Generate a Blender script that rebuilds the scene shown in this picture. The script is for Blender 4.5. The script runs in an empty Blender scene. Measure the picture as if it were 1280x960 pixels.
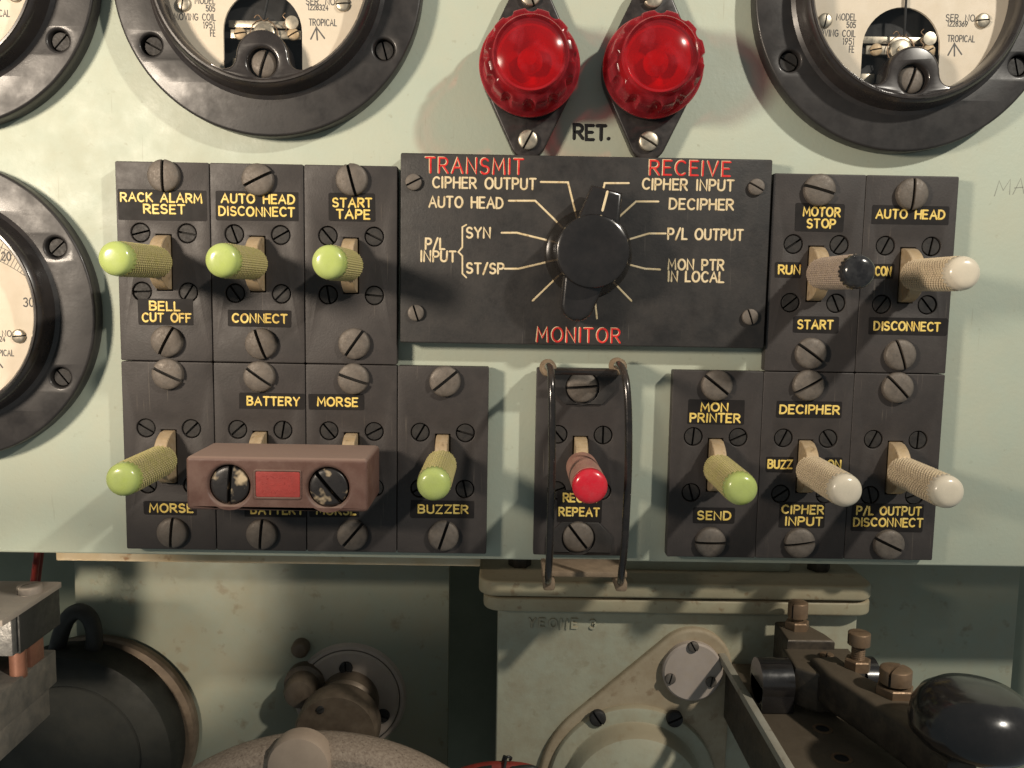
import bpy, bmesh, math, random
from mathutils import Vector, Matrix
random.seed(7)
S = 0.001                      # everything below is written in millimetres
C = bpy.context.scene.collection
sc = bpy.context.scene

# ------------------------------------------------------------------ camera
F, UF, VF, ROLL, D = 1082.85, 632.15, 363.58, 0.0172, 300.0
n_ = Vector(((UF-640)/F, -(VF-480)/F, -1)).normalized()
x_ = Vector((math.cos(ROLL), -math.sin(ROLL), 0)); x_ = (x_ - n_*x_.dot(n_)).normalized()
z_ = x_.cross(n_)
W2C = Matrix((x_, n_, z_)).transposed()       # world axes seen by the camera
C2W = W2C.transposed()
cam_d = bpy.data.cameras.new("camera"); cam = bpy.data.objects.new("camera", cam_d); C.objects.link(cam)
cam_d.sensor_width = 36; cam_d.lens = F/1280*36; cam_d.clip_start = 0.005; cam_d.clip_end = 50
cam.matrix_world = Matrix.Translation((0, -D*S, 0)) @ C2W.to_4x4()
sc.camera = cam
def P(u, v, y):
    """the point of the plane y = const (mm) seen at photo pixel u, v"""
    r = C2W @ Vector(((u-640)/F, -(v-480)/F, -1))
    t = (y + D)/r.y
    return Vector((r.x*t, y, r.z*t))

# ------------------------------------------------------------------ light
w = bpy.data.worlds.new("World"); sc.world = w; w.use_nodes = True
bg = w.node_tree.nodes['Background']; bg.inputs[0].default_value = (0.76, 0.86, 0.88, 1); bg.inputs[1].default_value = 0.20
sc.view_settings.view_transform = 'Standard'; sc.view_settings.look = 'None'
sc.view_settings.exposure = 0.0; sc.view_settings.gamma = 1.0
def lamp(name, kind, loc, target, power, col, **kw):
    d = bpy.data.lights.new(name, kind); o = bpy.data.objects.new(name, d); C.objects.link(o)
    o.location = Vector(loc)*S
    o.rotation_euler = (Vector(target)-Vector(loc)).to_track_quat('-Z', 'Y').to_euler()
    d.energy = power; d.color = col
    for k, v in kw.items(): setattr(d, k, v)
    return o
lamp('lamp_warm', 'SPOT', (-335, -340, 92), (-335, -340+192, 92+346), 9.8, (1.0, 0.85, 0.68), spot_size=math.radians(178), spot_blend=0.02, shadow_soft_size=0.036)   # cutoff added through the cone, keeping this lamp's light out of the recess
lamp('lamp_right', 'AREA', (480, -480, 430), (60, 0, -20), 4.7, (1.0, 0.93, 0.81), shape='DISK', size=0.035)
lamp('lamp_low', 'SPOT', (-186, -250, -135), (-164, 78, -143), 2.7, (1.0, 0.85, 0.67), spot_size=math.radians(23), spot_blend=0.35, shadow_soft_size=0.014)

# ------------------------------------------------------------------ materials
def lin(c):
    return tuple(((x/255)/12.92 if x/255 <= .04045 else ((x/255+.055)/1.055)**2.4) for x in c)
def pmat(name, c1, c2=None, scale=60, rough=.5, metal=0, bump=0, bscale=400, dust=None, damt=0, up=0,
         spots=None, samt=0, sscale=300, sth=.60, rvar=.12, coat=0, spec=.5, detail=5, trans=0, ior=1.45, scr=None, scamt=0):
    m = bpy.data.materials.new(name); m.use_nodes = True
    nt = m.node_tree; N = nt.nodes; L = nt.links; b = N['Principled BSDF']
    tc = N.new('ShaderNodeTexCoord'); oi = N.new('ShaderNodeObjectInfo')
    ad = N.new('ShaderNodeVectorMath'); ad.operation = 'ADD'
    ml = N.new('ShaderNodeMath'); ml.operation = 'MULTIPLY'; ml.inputs[1].default_value = 3.7
    L.new(oi.outputs['Random'], ml.inputs[0])
    L.new(tc.outputs['Object'], ad.inputs[0]); L.new(ml.outputs[0], ad.inputs[1])
    def noise(sc_, det=detail, r=.6):
        t = N.new('ShaderNodeTexNoise'); t.inputs['Scale'].default_value = sc_; t.inputs['Detail'].default_value = det
        t.inputs['Roughness'].default_value = r; L.new(ad.outputs[0], t.inputs['Vector']); return t.outputs['Fac']
    def ramp(src, a, c):
        t = N.new('ShaderNodeMapRange'); t.inputs['From Min'].default_value = a; t.inputs['From Max'].default_value = c
        L.new(src, t.inputs['Value']); return t.outputs[0]
    def mix(f, a, c):
        t = N.new('ShaderNodeMix'); t.data_type = 'RGBA'
        if isinstance(f, float): t.inputs[0].default_value = f
        else: L.new(f, t.inputs[0])
        for i, s in ((6, a), (7, c)):
            if isinstance(s, tuple): t.inputs[i].default_value = (*s[:3], 1)
            else: L.new(s, t.inputs[i])
        return t.outputs[2]
    def mul(a, k):
        t = N.new('ShaderNodeMath'); t.operation = 'MULTIPLY'; t.use_clamp = True; L.new(a, t.inputs[0])
        if isinstance(k, (int, float)): t.inputs[1].default_value = k
        else: L.new(k, t.inputs[1])
        return t.outputs[0]
    col = c1
    big = noise(scale)
    if c2: col = mix(ramp(big, .35, .65), c1, c2)
    if spots: col = mix(mul(ramp(noise(sscale, 3), sth, sth+.1), samt), col, spots)
    if scr:
        for rot in (.7, -.35):
            mp = N.new('ShaderNodeMapping'); mp.inputs['Rotation'].default_value = (0, rot, 0); mp.inputs['Scale'].default_value = (1, 1, .035); L.new(ad.outputs[0], mp.inputs[0])
            t = N.new('ShaderNodeTexNoise'); t.inputs['Scale'].default_value = 1500; t.inputs['Detail'].default_value = 1; L.new(mp.outputs[0], t.inputs['Vector'])
            col = mix(mul(mul(ramp(t.outputs['Fac'], .72, .78), ramp(noise(45, 2), .50, .60)), scamt), col, scr)
    rsrc = None
    if dust:
        f = mul(ramp(noise(scale*2.3, 7, .7), .40, .72), damt)
        if up:
            g = N.new('ShaderNodeNewGeometry'); sx = N.new('ShaderNodeSeparateXYZ'); L.new(g.outputs['Normal'], sx.inputs[0])
            u = mul(ramp(sx.outputs['Z'], .25, .9), up)
            mx = N.new('ShaderNodeMath'); mx.operation = 'MAXIMUM'; L.new(f, mx.inputs[0]); L.new(u, mx.inputs[1]); f = mx.outputs[0]
        col = mix(f, col, dust); rsrc = f
    if isinstance(col, tuple): b.inputs['Base Color'].default_value = (*col[:3], 1)
    else: L.new(col, b.inputs['Base Color'])
    r = N.new('ShaderNodeMapRange'); r.inputs['From Min'].default_value = .3; r.inputs['From Max'].default_value = .7
    r.inputs['To Min'].default_value = max(.02, rough-rvar); r.inputs['To Max'].default_value = min(1, rough+rvar)
    L.new(noise(scale*3.1), r.inputs['Value'])
    rr = r.outputs[0]
    if rsrc is not None:
        a = N.new('ShaderNodeMath'); a.operation = 'MULTIPLY_ADD'; a.use_clamp = True
        L.new(rsrc, a.inputs[0]); a.inputs[1].default_value = .4; L.new(rr, a.inputs[2]); rr = a.outputs[0]
    L.new(rr, b.inputs['Roughness'])
    b.inputs['Metallic'].default_value = metal; b.inputs['Specular IOR Level'].default_value = spec
    b.inputs['Coat Weight'].default_value = coat; b.inputs['Coat Roughness'].default_value = .12
    b.inputs['Transmission Weight'].default_value = trans; b.inputs['IOR'].default_value = ior
    if bump:
        bp = N.new('ShaderNodeBump'); bp.inputs['Strength'].default_value = bump; bp.inputs['Distance'].default_value = .0003
        L.new(noise(bscale, 4), bp.inputs['Height']); L.new(bp.outputs[0], b.inputs['Normal'])
    return m
M = {}
M['panel'] = pmat('panel_paint', (.40, .45, .37), (.425, .465, .375), 22, .5, bump=.25, bscale=700, dust=(.47, .43, .31), damt=.30, spots=(.22, .20, .13), samt=.35, sscale=330, sth=.66, scr=(.27, .27, .2), scamt=.5)
M['cast'] = pmat('cast_paint', (.38, .385, .29), (.42, .41, .30), 40, .42, bump=.5, bscale=260, dust=(.30, .22, .13), damt=.5, up=.6, spots=(.20, .14, .07), samt=.28, sscale=170)
M['wallpaint'] = pmat('wall_paint', (.27, .30, .235), (.31, .32, .25), 25, .5, bump=.45, bscale=120, dust=(.34, .28, .18), damt=.4, spots=(.15, .10, .05), samt=.5, sscale=110)
M['plate'] = pmat('dark_plate', (.035, .0305, .029), (.042, .036, .034), 90, .50, bump=.18, bscale=1500, dust=(.10, .08, .07), damt=.10, rvar=.05, spots=(.020, .017, .016), samt=.35, sscale=420, sth=.64, scr=(.18, .15, .12), scamt=.3, spec=.45)
M['rplate'] = pmat('engraved_plate', (.020, .019, .019), (.028, .026, .025), 60, .48, bump=.15, bscale=1200, dust=(.09, .075, .065), damt=.22, spec=.4, scr=(.15, .13, .11), scamt=.25)
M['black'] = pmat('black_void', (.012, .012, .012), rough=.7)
M['groove'] = pmat('slot_grime_shade', (.010, .009, .008), rough=.8)  # grime plus the shade of slots, gaps and recesses, put into the colour
M['strip'] = pmat('label_strip', (.011, .010, .010), (.016, .014, .014), 120, .55, dust=(.07, .055, .045), damt=.10, rvar=.04, spec=.2)
M['yellow'] = pmat('yellow_paint', (.72, .50, .10), (.80, .62, .20), 500, .45, spots=(.45, .20, .03), samt=.8, sscale=420)
M['cream'] = pmat('cream_paint', (.62, .49, .28), (.72, .60, .40), 500, .5, spots=(.32, .2, .09), samt=.7, sscale=450)
M['red_ink'] = pmat('red_paint', (.55, .02, .02), (.68, .05, .04), 400, .35)
M['black_ink'] = pmat('black_paint', (.012, .012, .012), rough=.5)
M['grey_ink'] = pmat('grey_print', (.10, .095, .09), rough=.7)
M['boss'] = pmat('dusty_cast_paint', (.38, .31, .21), (.42, .35, .24), 50, .55, bump=.4, bscale=300, dust=(.27, .19, .11), damt=.6, spots=(.16, .09, .04), samt=.5, sscale=190)
M['lid'] = pmat('aged_lid_paint', (.33, .30, .20), (.37, .335, .225), 45, .45, bump=.5, bscale=260, dust=(.30, .22, .13), damt=.5, up=.6, spots=(.16, .09, .04), samt=.6, sscale=210)
M['greyblock'] = pmat('grey_block', (.085, .08, .07), (.12, .11, .095), 80, .6, bump=.2, bscale=500, dust=(.26, .22, .17), damt=.4)
M['rail'] = pmat('worn_rail', (.36, .34, .28), (.30, .27, .21), 90, .55, bump=.3, bscale=300, spots=(.15, .10, .06), samt=.6, sscale=160)
M['pencil'] = pmat('pencil_line', (.24, .25, .21), rough=.7)
M['screw'] = pmat('oxidised_screw', (.105, .090, .077), (.150, .130, .112), 420, .55, metal=.3, bump=.25, bscale=1400, dust=(.18, .145, .115), damt=.5)
M['darkscrew'] = pmat('blackened_screw', (.020, .019, .019), (.034, .032, .030), 300, .55, metal=.1, bump=.2, bscale=1000, dust=(.08, .065, .055), damt=.2, spec=.35)
M['brass'] = pmat('dusty_brass', (.44, .32, .18), (.38, .28, .17), 200, .5, metal=.25, bump=.25, bscale=700, dust=(.46, .37, .26), damt=.7, spots=(.12, .07, .03), samt=.6, sscale=350)
M['nickel'] = pmat('nickel', (.42, .37, .29), (.52, .47, .38), 200, .35, metal=.8, dust=(.3, .25, .19), damt=.4)
def knobs(pref, body, body2, cap, cap2, crough=.22):
    M[pref+'_body'] = pmat(pref+'_knurl', body, body2, 300, .55, bump=.1, bscale=1500, dust=(.42, .33, .20), damt=.45)
    M[pref+'_groove'] = pmat(pref+'_grimy_groove', tuple(x*.42 for x in body), tuple(x*.36 for x in body2), 300, .7)  # grime and groove shade put into a darker copy of the body colour
    M[pref+'_cap'] = pmat(pref+'_cap', cap, cap2, 120, crough, rvar=.08, coat=.25, dust=tuple(.55*x+.10 for x in cap), damt=.3, spots=tuple(.5*x for x in cap), samt=.35, sscale=500, sth=.66)
knobs('green', (.40, .36, .13), (.44, .38, .17), (.40, .48, .125), (.44, .52, .17))
knobs('ivory', (.60, .49, .33), (.54, .43, .30), (.62, .56, .44), (.66, .58, .46))
knobs('dark', (.33, .26, .21), (.27, .21, .17), (.012, .012, .014), (.018, .017, .018), .12)
knobs('red', (.42, .20, .16), (.36, .17, .14), (.62, .012, .03), (.66, .02, .035))
M['bakelite'] = pmat('brown_bakelite', (.018, .0165, .0165), (.025, .0225, .022), 40, .42, bump=.08, bscale=900, dust=(.07, .06, .055), damt=.22, coat=.1)
M['bezel'] = pmat('polished_bakelite', (.020, .017, .0165), (.028, .024, .023), 50, .28, rvar=.08, dust=(.10, .08, .07), damt=.18, coat=.5)
M['lampbase'] = pmat('black_bakelite', (.016, .014, .014), (.026, .022, .021), 90, .32, dust=(.11, .09, .08), damt=.25)
M['dial'] = pmat('dial_face', (.66, .58, .46), (.70, .61, .49), 50, .6, dust=(.56, .46, .33), damt=.3)
M['knobblack'] = pmat('glossy_black', (.012, .011, .011), (.018, .016, .016), 80, .2, rvar=.07, coat=.5, dust=(.06, .05, .045), damt=.12)
M['coverbrown'] = pmat('brown_moulding', (.105, .053, .040), (.13, .068, .053), 55, .45, bump=.2, bscale=500, dust=(.29, .20, .16), damt=.28, up=.9, spots=(.09, .04, .03), samt=.5, sscale=160)
M['redlabel'] = pmat('red_label', (.36, .05, .042), (.30, .045, .038), 300, .5, bump=.5, bscale=500, spots=(.35, .05, .04), samt=.6, sscale=240)
M['chip'] = pmat('chipped_paint', (.022, .02, .02), (.028, .025, .024), 200, .35, spots=(.55, .43, .28), samt=1.0, sscale=130, sth=.50)
M['wire_black'] = pmat('black_wire_rod', (.016, .015, .015), (.024, .021, .02), 60, .2, metal=.3, dust=(.22, .16, .12), damt=.10, up=.25, coat=.4)
M['dusty'] = pmat('dusty_shelf', (.20, .145, .095), (.26, .19, .125), 220, .8, bump=.7, bscale=700)
M['iron'] = pmat('dark_iron', (.040, .034, .029), (.06, .05, .041), 90, .42, metal=.35, bump=.35, bscale=350, dust=(.19, .145, .095), damt=.4, up=.55)
M['copper'] = pmat('bronze', (.27, .175, .105), (.20, .13, .08), 250, .45, metal=.5, dust=(.24, .17, .11), damt=.5)
M['copperred'] = pmat('copper_post', (.24, .11, .07), (.19, .085, .055), 200, .5, metal=.3)
M['grey_metal'] = pmat('grey_disc', (.40, .335, .29), (.45, .38, .33), 120, .5, bump=.2, bscale=500, dust=(.42, .33, .24), damt=.4)
M['sawn'] = pmat('sawn_edge', (.52, .40, .24), (.58, .49, .34), 90, .6, bump=.9, bscale=300, spots=(.28, .13, .05), samt=.8, sscale=130)
M['rubber'] = pmat('black_rubber', (.020, .021, .019), (.028, .028, .026), 120, .55)
M['drum'] = pmat('drum_paint', (.014, .015, .013), (.020, .021, .018), 60, .6, dust=(.04, .038, .03), damt=.3, spec=.3)
M['foil'] = pmat('crinkled_foil', (.11, .105, .10), (.2, .195, .185), 200, .4, metal=.25, bump=1, bscale=420)
M['dustplate'] = pmat('dusty_metal', (.29, .25, .21), (.34, .29, .245), 90, .6, bump=.2, bscale=600, dust=(.36, .30, .24), damt=.5)
M['wheel'] = pmat('dusty_casting', (.24, .18, .135), (.38, .30, .23), 900, .8, bump=1, bscale=1200, spots=(.10, .07, .05), samt=.7, sscale=800)
M['pad'] = pmat('worn_pad', (.42, .32, .24), (.37, .28, .21), 120, .6)
M['redwire'] = pmat('red_insulation', (.24, .03, .02), (.17, .022, .016), 120, .45)
M['deep'] = pmat('dark_green_wall', (.26, .28, .21), (.21, .23, .17), 30, .7)
M['shaft'] = pmat('oily_shaft', (.16, .12, .085), (.10, .075, .055), 90, .4, metal=.35, dust=(.22, .17, .12), damt=.5)
M['bulb'] = pmat('pale_inner', (.85, .62, .55), (.80, .52, .45), 90, .3)
def glass(name, col, rough, ior=1.45, alpha=None):
    m = bpy.data.materials.new(name); m.use_nodes = True; b = m.node_tree.nodes['Principled BSDF']
    b.inputs['Base Color'].default_value = (*col, 1); b.inputs['Roughness'].default_value = rough
    b.inputs['Transmission Weight'].default_value = 1; b.inputs['IOR'].default_value = ior
    return m
M['redglass'] = None
def pane(name):
    m = bpy.data.materials.new(name); m.use_nodes = True; nt = m.node_tree; N = nt.nodes; N.remove(N['Principled BSDF'])
    t = N.new('ShaderNodeBsdfTransparent'); g = N.new('ShaderNodeBsdfGlossy'); g.inputs['Roughness'].default_value = .05
    f = N.new('ShaderNodeLayerWeight'); f.inputs[0].default_value = .5; x = N.new('ShaderNodeMixShader')
    pw = N.new('ShaderNodeMath'); pw.operation = 'POWER'; pw.inputs[1].default_value = 5; nt.links.new(f.outputs['Facing'], pw.inputs[0])
    ad = N.new('ShaderNodeMath'); ad.operation = 'MULTIPLY_ADD'; ad.inputs[1].default_value = .92; ad.inputs[2].default_value = .045; nt.links.new(pw.outputs[0], ad.inputs[0])
    nt.links.new(ad.outputs[0], x.inputs[0]); nt.links.new(t.outputs[0], x.inputs[1]); nt.links.new(g.outputs[0], x.inputs[2])
    nt.links.new(x.outputs[0], N['Material Output'].inputs[0]); return m
M['pane'] = pane('meter_glass')
def clear(name, tint, body, k, rough, fpow=4, f0=.05):
    """clear tinted moulding: light passes straight through with the tint, some is scattered by the body, the surface shines"""
    m = bpy.data.materials.new(name); m.use_nodes = True; nt = m.node_tree; N = nt.nodes; L = nt.links; b = N['Principled BSDF']
    b.inputs['Base Color'].default_value = (*body, 1); b.inputs['Roughness'].default_value = rough
    t = N.new('ShaderNodeBsdfTransparent'); t.inputs[0].default_value = (*tint, 1)
    x = N.new('ShaderNodeMixShader'); f = N.new('ShaderNodeLayerWeight'); f.inputs[0].default_value = .5
    pw = N.new('ShaderNodeMath'); pw.operation = 'POWER'; pw.inputs[1].default_value = 1.4; L.new(f.outputs['Facing'], pw.inputs[0])
    ma = N.new('ShaderNodeMath'); ma.operation = 'MULTIPLY_ADD'; ma.inputs[1].default_value = .85-k; ma.inputs[2].default_value = k; L.new(pw.outputs[0], ma.inputs[0])
    tc = N.new('ShaderNodeTexCoord'); nz = N.new('ShaderNodeTexNoise'); nz.inputs['Scale'].default_value = 160; nz.inputs['Detail'].default_value = 6; L.new(tc.outputs['Object'], nz.inputs[0])
    mr = N.new('ShaderNodeMapRange'); mr.inputs['From Min'].default_value = .5; mr.inputs['From Max'].default_value = .75; mr.inputs['To Max'].default_value = .3; L.new(nz.outputs['Fac'], mr.inputs[0])
    sm = N.new('ShaderNodeMath'); sm.operation = 'ADD'; sm.use_clamp = True; L.new(ma.outputs[0], sm.inputs[0]); L.new(mr.outputs[0], sm.inputs[1])
    L.new(sm.outputs[0], x.inputs[0]); L.new(t.outputs[0], x.inputs[1]); L.new(b.outputs[0], x.inputs[2]); L.new(x.outputs[0], N['Material Output'].inputs[0]); return m
M['redglass'] = clear('red_plastic', (.88, .14, .17), (.46, .045, .06), .15, .16)
M['ghost'] = clear('clear_skirt', (.75, .72, .70), (.05, .045, .04), .25, .2)

# ------------------------------------------------------------------ mesh helpers (x right, z up, h towards the viewer = -y)
def circ(cx, cz, r, n=32, a0=0, a1=2*math.pi, end=False):
    k = n if not end else n-1
    return [(cx+r*math.cos(a0+(a1-a0)*i/k), cz+r*math.sin(a0+(a1-a0)*i/k)) for i in range(n)]
def rrect(x0, z0, x1, z1, r, n=5):
    p = []
    for cx, cz, a in ((x1-r, z1-r, 0), (x0+r, z1-r, 90), (x0+r, z0+r, 180), (x1-r, z0+r, 270)):
        p += circ(cx, cz, r, n, math.radians(a), math.radians(a+90), True)
    return p
def hull(pts):
    pts = sorted(set((round(a, 5), round(b, 5)) for a, b in pts))
    def half(ps):
        h = []
        for p in ps:
            while len(h) > 1 and (h[-1][0]-h[-2][0])*(p[1]-h[-2][1])-(h[-1][1]-h[-2][1])*(p[0]-h[-2][0]) <= 0: h.pop()
            h.append(p)
        return h[:-1]
    return half(pts)+half(pts[::-1])
class MB:
    def __init__(s): s.bm = bmesh.new(); s.mi = 0
    def _add(s, verts, faces, M4=None):
        vs = [s.bm.verts.new(M4 @ Vector(v) if M4 else Vector(v)) for v in verts]
        for f in faces:
            try:
                q = s.bm.faces.new([vs[i] for i in f]); q.material_index = s.mi
            except ValueError: pass
        return s
    def lathe(s, prof, cx=0, cz=0, h0=0, n=48, rad=None, M4=None):
        """profile of (r, h) turned round the axis that points at the viewer"""
        V, Fc, rings = [], [], []
        for r, h in prof:
            if r < 1e-6: rings.append([len(V)]); V.append((cx, -(h+h0), cz))
            else:
                ring = []
                for i in range(n):
                    a = 2*math.pi*i/n; q = r if rad is None else r+rad(a, h, r)
                    ring.append(len(V)); V.append((cx+q*math.cos(a), -(h+h0), cz+q*math.sin(a)))
                rings.append(ring)
        for A, B in zip(rings, rings[1:]):
            for i in range(n):
                j = (i+1) % n
                if len(A) == 1 and len(B) == 1: continue
                if len(A) == 1: Fc.append((A[0], B[i], B[j]))
                elif len(B) == 1: Fc.append((A[i], A[j], B[0]))
                else: Fc.append((A[i], A[j], B[j], B[i]))
        return s._add(V, Fc, M4)
    def box(s, x0, x1, y0, y1, z0, z1, bev=0, seg=2, M4=None):
        b = bmesh.new(); bmesh.ops.create_cube(b, size=1)
        for v in b.verts: v.co = Vector(((x0+x1)/2+v.co.x*(x1-x0), (y0+y1)/2+v.co.y*(y1-y0), (z0+z1)/2+v.co.z*(z1-z0)))
        if bev: bmesh.ops.bevel(b, geom=b.edges[:], offset=bev, segments=seg, affect='EDGES', profile=.5)
        return s.merge(b, M4)
    def merge(s, b, M4=None):
        b.verts.index_update()
        s._add([v.co.copy() for v in b.verts], [[v.index for v in f.verts] for f in b.faces], M4); b.free(); return s
    def shape(s, outer, holes=(), h0=0, h1=1, bev=0, M4=None, seg=2):
        cu = bpy.data.curves.new('t', 'CURVE'); cu.dimensions = '2D'; cu.fill_mode = 'BOTH'
        for loop in (outer, *holes):
            sp = cu.splines.new('POLY'); sp.points.add(len(loop)-1); sp.use_cyclic_u = True
            for q, (a, b) in zip(sp.points, loop): q.co = (a, b, 0, 1)
        cu.extrude = max(1e-4, (h1-h0)/2-bev); cu.bevel_depth = bev; cu.bevel_resolution = seg; cu.offset = -bev
        ob = bpy.data.objects.new('t', cu); me = bpy.data.meshes.new_from_object(ob)
        b = bmesh.new(); b.from_mesh(me); bmesh.ops.remove_doubles(b, verts=b.verts[:], dist=1e-4)
        for v in b.verts: v.co = Vector((v.co.x, -(v.co.z+(h0+h1)/2), v.co.y))
        bpy.data.objects.remove(ob); bpy.data.curves.remove(cu); bpy.data.meshes.remove(me)
        return s.merge(b, M4)
    def tube(s, pts, r, n=12, closed=False, M4=None):
        pts = [Vector(p) for p in pts]; k = len(pts); V, Fc = [], []; up = None
        for i, p in enumerate(pts):
            if closed: t = pts[(i+1) % k]-pts[i-1]
            else: t = pts[min(i+1, k-1)]-pts[max(i-1, 0)]
            t.normalize()
            if up is None: up = t.orthogonal().normalized()
            up = (up-t*up.dot(t)).normalized(); sd = t.cross(up); rr = r[i] if isinstance(r, (list, tuple)) else r
            for j in range(n):
                a = 2*math.pi*j/n; V.append(p+(up*math.cos(a)+sd*math.sin(a))*rr)
        for i in range(k if closed else k-1):
            for j in range(n):
                a, b = i*n, ((i+1) % k)*n; Fc.append((a+j, a+(j+1) % n, b+(j+1) % n, b+j))
        if not closed: Fc += [tuple(range(n))[::-1], tuple(range((k-1)*n, k*n))]
        return s._add(V, Fc, M4)
    def ribbon(s, pts, wd, h0, hh, taper=True):
        """a raised paint stroke along (x, z) points"""
        pts = [Vector((a, b)) for a, b in pts]; q = [pts[0]]
        for p in pts[1:]:
            if (p-q[-1]).length > 1e-4: q.append(p)
        pts = q
        if len(pts) < 2: return s
        if taper:
            a = (pts[0]-pts[1]).normalized(); b = (pts[-1]-pts[-2]).normalized()
            pts = [pts[0]+a*wd*.42]+pts+[pts[-1]+b*wd*.42]; sw = [.45]+[1]*(len(pts)-2)+[.45]
        else: sw = [1]*len(pts)
        V, Fc = [], []
        for i, p in enumerate(pts):
            d0 = (pts[i]-pts[i-1]).normalized() if i else None
            d1 = (pts[i+1]-pts[i]).normalized() if i < len(pts)-1 else None
            d0 = d0 or d1; d1 = d1 or d0
            t = (d0+d1); t = t.normalized() if t.length > .1 else d1
            nn = Vector((-t.y, t.x)); m = min(1.5, 1/max(.3, nn.dot(Vector((-d1.y, d1.x)))))*wd/2*sw[i]
            for o, h in ((-1, 0), (-.62, hh), (.62, hh), (1, 0)):
                c = p+nn*o*m; V.append((c.x, -(h0+h*(1 if sw[i] == 1 else .8)), c.y))
        for i in range(len(pts)-1):
            for j in range(3): Fc.append((4*i+j, 4*i+j+1, 4*i+j+5, 4*i+j+4))
        Fc += [(0, 1, 2, 3), tuple(4*(len(pts)-1)+j for j in (3, 2, 1, 0))]
        return s._add(V, Fc)
    def mesh(s, name, mats, ang=35, recalc=True):
        if recalc: bmesh.ops.recalc_face_normals(s.bm, faces=s.bm.faces[:])
        for v in s.bm.verts: v.co *= S
        for f in s.bm.faces: f.smooth = True
        me = bpy.data.meshes.new(name); s.bm.to_mesh(me); s.bm.free()
        for m in (mats if isinstance(mats, (list, tuple)) else [mats]): me.materials.append(M[m] if isinstance(m, str) else m)
        me.set_sharp_from_angle(angle=math.radians(ang)); return me
def obj(name, me, parent=None, loc=(0, 0, 0), roty=0, label=None, mats=None, ang=35):
    if isinstance(me, MB): me = me.mesh(name, mats, ang)
    o = bpy.data.objects.new(name, me); C.objects.link(o); o.location = Vector(loc)*S
    if roty: o.rotation_euler.y = roty
    if parent: o.parent = parent
    if label: o['label'] = label
    return o
def tag(o, label, cat, group=None, kind=None):
    if kind: o['kind'] = kind
    o['label'] = label; o['category'] = cat
    if group: o['group'] = group
    return o
def thing(name, loc, label, cat, group=None):
    o = bpy.data.objects.new(name, None); C.objects.link(o); o.location = Vector(loc)*S; o.empty_display_size = .01
    return tag(o, label, cat, group)

# screws: domed or flat head with a cut slot, cached by shape
_scr = {}
def screw_mesh(r, hh, mat, dome=.5, slot=None, depth=None, flush=False):
    key = (r, hh, mat, dome, slot, flush)
    if key in _scr: return _scr[key]
    sl = slot or r*.2; dp = depth or min(hh*.75, r*.45)
    prof = [(0, 0), (r, 0), (r, hh*(1-dome)*.9)]
    for i in range(1, 7):
        a = math.pi/2*i/6; prof.append((r*(math.cos(a)*.42+.58*(1-(i/6)**2.2)) if i < 6 else 0, hh*(1-dome)*.9+(hh-hh*(1-dome)*.9)*math.sin(a)))
    if dome == 0: prof = [(0, 0), (r, 0), (r, hh-r*.08), (r*.92, hh), (0, hh)]
    m = MB()
    for sgn in (1, -1):
        t = MB().lathe(prof, n=28).bm; bmesh.ops.recalc_face_normals(t, faces=t.faces[:])
        g = bmesh.ops.bisect_plane(t, geom=t.verts[:]+t.edges[:]+t.faces[:], plane_co=(0, 0, sgn*sl/2), plane_no=(0, 0, -sgn), clear_outer=True)
        bmesh.ops.holes_fill(t, edges=[e for e in t.edges if e.is_boundary], sides=0)
        m.merge(t)
    m.mi = 1
    m.lathe([(0, 0), (r*.97, 0), (r*.97, hh-dp), (0, hh-dp)], n=24)
    if flush: m.lathe([(0, -.05), (r*1.12, -.05), (r*1.12, .25), (0, .25)], n=24)
    _scr[key] = m.mesh('screw', [mat, 'groove'])
    return _scr[key]
def screw(parent, x, z, h, ang, r, hh, mat, name='screw', dome=.6, slot=None, flush=False, label=None):
    return obj(name, screw_mesh(r, hh, mat, dome, slot, None, flush), parent, (x, -h, z), -math.radians(ang), label)

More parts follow.
